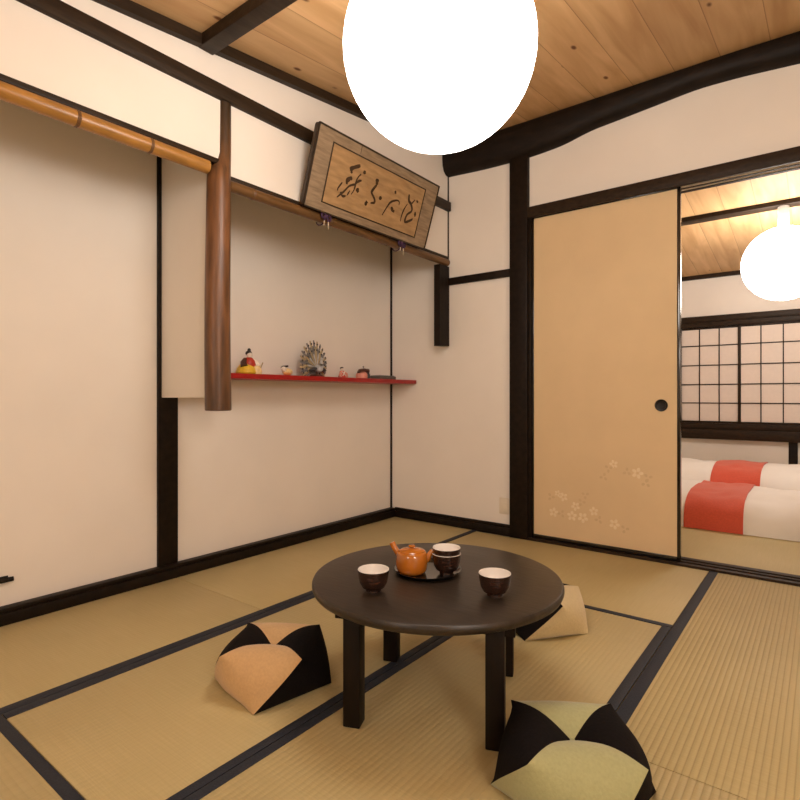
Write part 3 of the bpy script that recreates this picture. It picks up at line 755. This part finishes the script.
# 3 peacock ornament
y0 = 2.085; d3 = root('peacock_ornament', (fx, y0, SZ), 'grey peacock ornament with its tail fanned upright in the shelf centre', 'ornament')
b = MB(); b.lathe([(.001, 0), (.036, 0), (.038, .006), (.030, .012), (.001, .013)], (fx, y0, SZ), 24); b.build('base', M['d_brown'], d3)
def feather(b, a, l, w, mi, x0, bend):
    # one flat tapered feather with thickness, rising from the rump
    ring = []; n = 7
    for i in range(n+1):
        t = i/n; rr = .012+l*t; c = Vector((x0-bend*t*t, y0+rr*math.sin(a)*.82, SZ+.052+rr*math.cos(a)))
        hw = w*(.35+.65*t)*(1 if t < .86 else .62)
        tn = Vector((0, math.cos(a), -math.sin(a)))
        ring.append([c-tn*hw+Vector((.0, 0, 0)), c+Vector((.0022, 0, 0)), c+tn*hw, c-Vector((.0016, 0, 0))])
    b.loft(ring, mi=mi)
b = MB()
for k in range(21):
    a = math.radians(-128+256*k/20); feather(b, a, .136-.046*abs(math.sin(a/2))**1.5, .0078, 0 if k % 2 else 1, fx-.010, .012)
for k in range(17):
    a = math.radians(-112+224*k/16); feather(b, a, .100-.026*abs(math.sin(a/2)), .0062, 1 if k % 2 else 0, fx-.004, .008)
for k in range(13):
    a = math.radians(-100+200*k/12); feather(b, a, .062, .0055, 2 if k % 2 else 0, fx+.002, .004)
for k in range(21):
    a = math.radians(-120+240*k/20); l = .131-.044*abs(math.sin(a/2))**1.5
    b.ellipsoid((fx-.016, y0+l*math.sin(a)*.82, SZ+.052+l*math.cos(a)), (.004, .0048, .0060), 8, 6, mi=3)
for k in range(16):
    a = math.radians(-108+216*k/15); l = .097-.024*abs(math.sin(a/2))
    b.ellipsoid((fx-.006, y0+l*math.sin(a)*.82, SZ+.052+l*math.cos(a)), (.004, .004, .005), 8, 6, mi=3)
b.ellipsoid((fx-.020, y0, SZ+.088), (.005, .058, .082), mi=1)
b.build('tail', [M['d_gold'], M['d_grey'], M['d_silver'], M['d_dark']], d3)
b = MB(); b.ellipsoid((fx+.016, y0+.002, SZ+.045), (.026, .022, .021)); b.tube([(fx+.030, y0, SZ+.052), (fx+.040, y0, SZ+.072), (fx+.040, y0, SZ+.092)], [.014, .009, .006], 12); b.ellipsoid((fx+.042, y0, SZ+.097), (.009, .007, .0075)); b.tube([(fx+.049, y0, SZ+.097), (fx+.060, y0, SZ+.094)], [.003, .0008], 8); b.build('body', M['d_silver'], d3)
for s in (-1, 1):
    b = MB(); b.ellipsoid((fx+.010, y0+s*.034, SZ+.040), (.024, .024, .010), rot=Matrix.Rotation(s*-.35, 3, 'X')); b.build('wing', M['d_dark'], d3)
    b = MB(); b.tube([(fx+.014, y0+s*.010, SZ+.034), (fx+.016, y0+s*.011, SZ+.010)], .0035, 8); b.build('leg', M['d_brown'], d3)
# 4 small red doll
y0 = 2.285; d4 = root('doll', (fx, y0, SZ), 'tiny standing doll in a red kimono right of the peacock ornament', 'doll')
b = MB(); b.lathe([(.001, 0), (.022, 0), (.022, .006), (.015, .030), (.011, .040), (.001, .043)], (fx, y0, SZ), 20); b.build('kimono', M['d_red'], d4)
for s in (-1, 1):
    b = MB(); b.tube([(fx+.004, y0+s*.010, SZ+.036), (fx+.012, y0+s*.024, SZ+.022), (fx+.012, y0+s*.027, SZ+.004)], [.006, .009, .008], 10); b.build('sleeve', M['d_pink'], d4)
b = MB()
b.tube([(fx+.012, y0-.011, SZ+.036), (fx+.019, y0+.012, SZ+.012)], .0035, 8); b.tube([(fx+.012, y0+.011, SZ+.036), (fx+.019, y0-.012, SZ+.012)], .0035, 8); b.build('collar', M['d_white'], d4)
b = MB(); b.ellipsoid((fx+.002, y0, SZ+.049), (.010, .010, .011)); b.build('head', M['d_white'], d4)
b = MB(); b.ellipsoid((fx-.001, y0, SZ+.056), (.0105, .0105, .0075)); b.build('hair', M['d_black'], d4)
# 5 pink figure with dark brown hood and post
y0 = 2.455; d5 = root('figurine', (fx, y0, SZ), 'pink rounded figurine with a dark brown hood, rightmost figure on the red shelf', 'figurine')
b = MB(); b.lathe([(.001, 0), (.032, 0), (.036, .012), (.034, .030), (.020, .043), (.001, .047)], (fx, y0, SZ), 24); b.build('body', M['d_pink'], d5)
b = MB(); b.tube([(fx+.012, y0-.046, SZ+.036), (fx+.012, y0-.030, SZ+.046), (fx+.010, y0+.010, SZ+.050), (fx+.008, y0+.040, SZ+.048)], [.005, .010, .012, .011], 14, sx=1.6); b.build('hood', M['d_brown'], d5)
b = MB(); b.lathe([(.001, 0), (.022, 0), (.017, .020), (.011, .036), (.014, .050), (.010, .060), (.001, .062)], (fx, y0+.052, SZ), 20); b.build('back_figure', M['d_dark'], d5)
b = MB(); b.ellipsoid((fx, y0+.014, SZ+.071), (.005, .005, .006)); b.tube([(fx, y0+.014, SZ+.056), (fx, y0+.014, SZ+.068)], .002, 8); b.build('finial', M['d_grey'], d5)
# 6 dark slab
y0 = 2.645; b = MB(); b.box(fx-.045, fx+.045, y0-.075, y0+.085, SZ, SZ+.020, .004); b.box(fx-.038, fx+.038, y0-.068, y0+.078, SZ+.018, SZ+.024, .003, mi=1)
o = b.build('flat_box', [M['d_tray'], M['d_dark']]); tag(o, 'flat dark grey box lying at the right end of the red shelf', 'box')

# next room --------------------------------------------------------------
b = MB(); b.box(-1.9, XR, 4.475, 4.585, 2.085, 2.17, .004); trim(b, M['brown_wood'], 'dark joist across the next room ceiling', 'joist')
b = MB(); b.box(-1.9, XR, Y2-.03, Y2+.01, 1.905, 1.955, .003); trim(b, M['brown_wood'], 'dark moulding at the top of the next room far wall', 'moulding')
b = MB(); b.box(-1.9, XR, Y2-.022, Y2+.01, 1.452, 1.500, .003); b.box(-1.9, XR, Y2-.035, Y2+.01, 1.500, 1.552, .003); trim(b, M['brown_wood'], 'dark lintel above the paper window', 'lintel')
b = MB(); b.box(-1.9, XR, Y2-.045, Y2+.01, .405, .495, .003); b.box(-1.9, XR, Y2-.022, Y2+.01, .495, .552, .003); trim(b, M['brown_wood'], 'dark sill beam below the paper window', 'sill')
b = MB(); b.box(-.250, -.185, Y2-.018, Y2+.01, -.02, .405, .003); trim(b, M['dark_wood'], 'dark post low on the next room wall behind the bed', 'post')
win = root('window_1', (-.6, Y2, .55), 'sliding paper lattice window on the far wall of the next room', 'window', kind='structure')
wz0, wz1 = .552, 1.452
for k, (x0, x1, yy) in enumerate(((-1.115, -.603, Y2+.012), (-.627, -.112, Y2-.006), (-.136, .38, Y2+.012), (-1.63, -1.09, Y2-.006), (.356, .87, Y2-.006))):
    b = MB(); b.box(x0+.02, x1-.02, yy+.006, yy+.009, wz0+.02, wz1-.02); b.build('shoji_paper', M['paper'], win)
    b = MB(); w = .024
    b.box(x0, x0+w, yy, yy+.02, wz0, wz1, .002); b.box(x1-w, x1, yy, yy+.02, wz0, wz1, .002); b.box(x0+w, x1-w, yy, yy+.02, wz0, wz0+.018, .002); b.box(x0+w, x1-w, yy, yy+.02, wz1-.018, wz1, .002)
    b.build('sash', M['brown_wood'], win)
    b = MB()
    for i in (1, 2): 
        xx = x0+w/2+(x1-x0-w)*i/3; b.box(xx-.0045, xx+.0045, yy-.001, yy+.007, wz0+.018, wz1-.018)
    for z in (.739, .913, 1.093, 1.277): b.box(x0+w, x1-w, yy-.0005, yy+.007, z-.0045, z+.0045)
    b.build('lattice', M['brown_wood'], win)

# futons and red runners
def futon(xa, xb, ya, yb, hgt, label, rlabel, rx0, rx1, z0=0., back=.90, s0=-.9995, sd=1.):
    yc, hw = (ya+yb)/2, (yb-ya)/2
    def sec(x, grow=0., smin=-1., smax=1., n=40):
        # cross-section profile in (y,z): from front bottom, over the crown, to the back bottom
        e = min(1, max(0, min(x-xa, xb-x)/.16)); e = (1-(1-e)**2.6)**.5 if e < 1 else 1
        pts = []
        for i in range(n+1):
            s = smin+(smax-smin)*i/n
            a = PI*(s+1)/2                      # 0..pi
            ca, sa = math.cos(a), math.sin(a)
            yy = -math.copysign(abs(ca)**.55, ca)*hw
            zz = (sa**.62)*hgt*e
            # crown and wrinkles
            zz *= 1+.07*sa
            wv = .014*noise.noise((x*5, yy*6+sd*7, zz*3))+.008*noise.noise((x*14+sd, yy*11, zz*9))
            f = min(1, sa*1.6)
            dr = Vector((ca*-.8, sa)).normalized()
            pts.append((x, yc+yy*(.86+.14*e)+dr.x*(wv*f+grow), z0+max(.001, zz+dr.y*(wv*f+grow))))
        return pts
    r = root('futon_bed', ((xa+xb)/2, yc, z0), label, 'bed', 'white futons in the next room')
    b = MB(); N = 70; rings = [sec(xa+.001+(xb-xa-.002)*i/N) for i in range(N+1)]
    b.loft(rings, closed_ring=False)
    f0 = b.face(list(reversed(rings[0]))); f1 = b.face(rings[-1])
    # bottom
    b.face([rings[0][0], rings[-1][0], rings[-1][-1], rings[0][-1]])
    bmesh.ops.remove_doubles(b.bm, verts=b.bm.verts[:], dist=1e-5)
    b.build('duvet', M['duvet'], r, angle=70)
    b = MB(); N = 16
    up = [sec(rx0+(rx1-rx0)*i/N, .010, s0, back*2-1, 44) for i in range(N+1)]
    dn = [sec(rx0+(rx1-rx0)*i/N, .004, s0, back*2-1, 44) for i in range(N+1)]
    for i in range(N):
        for j in range(44):
            b.face([up[i][j], up[i+1][j], up[i+1][j+1], up[i][j+1]]); b.face([dn[i][j], dn[i][j+1], dn[i+1][j+1], dn[i+1][j]])
    for j in range(44):
        b.face([up[0][j], up[0][j+1], dn[0][j+1], dn[0][j]]); b.face([up[N][j], dn[N][j], dn[N][j+1], up[N][j+1]])
    for i in range(N):
        b.face([up[i][0], dn[i][0], dn[i+1][0], up[i+1][0]]); b.face([up[i][44], up[i+1][44], dn[i+1][44], dn[i][44]])
    bmesh.ops.remove_doubles(b.bm, verts=b.bm.verts[:], dist=1e-5)
    o = b.build('bed_runner', M['runner'], angle=70); tag(o, rlabel, 'bed runner', 'red bed runners')
futon(-1.25, .70, 3.735, 4.60, .185, 'white futon nearer the doorway in the next room', 'red runner draped over the nearer futon down to the floor', -.685, -.375, sd=1)
futon(-1.25, .70, 4.61, 5.50, .255, 'white futon farther from the doorway, against the far wall side', 'red runner draped over the farther futon', -.675, -.365, s0=-.80, sd=2.3)

# ------------------------------------------------------------------ world and view
w = bpy.data.worlds.new('world'); SC.world = w; w.use_nodes = True
w.node_tree.nodes['Background'].inputs[0].default_value = (.02, .02, .025, 1)
SC.view_settings.view_transform = 'Standard'; SC.view_settings.look = 'None'
SC.view_settings.exposure = .17; SC.view_settings.gamma = 1; SC.view_settings.use_curve_mapping = False
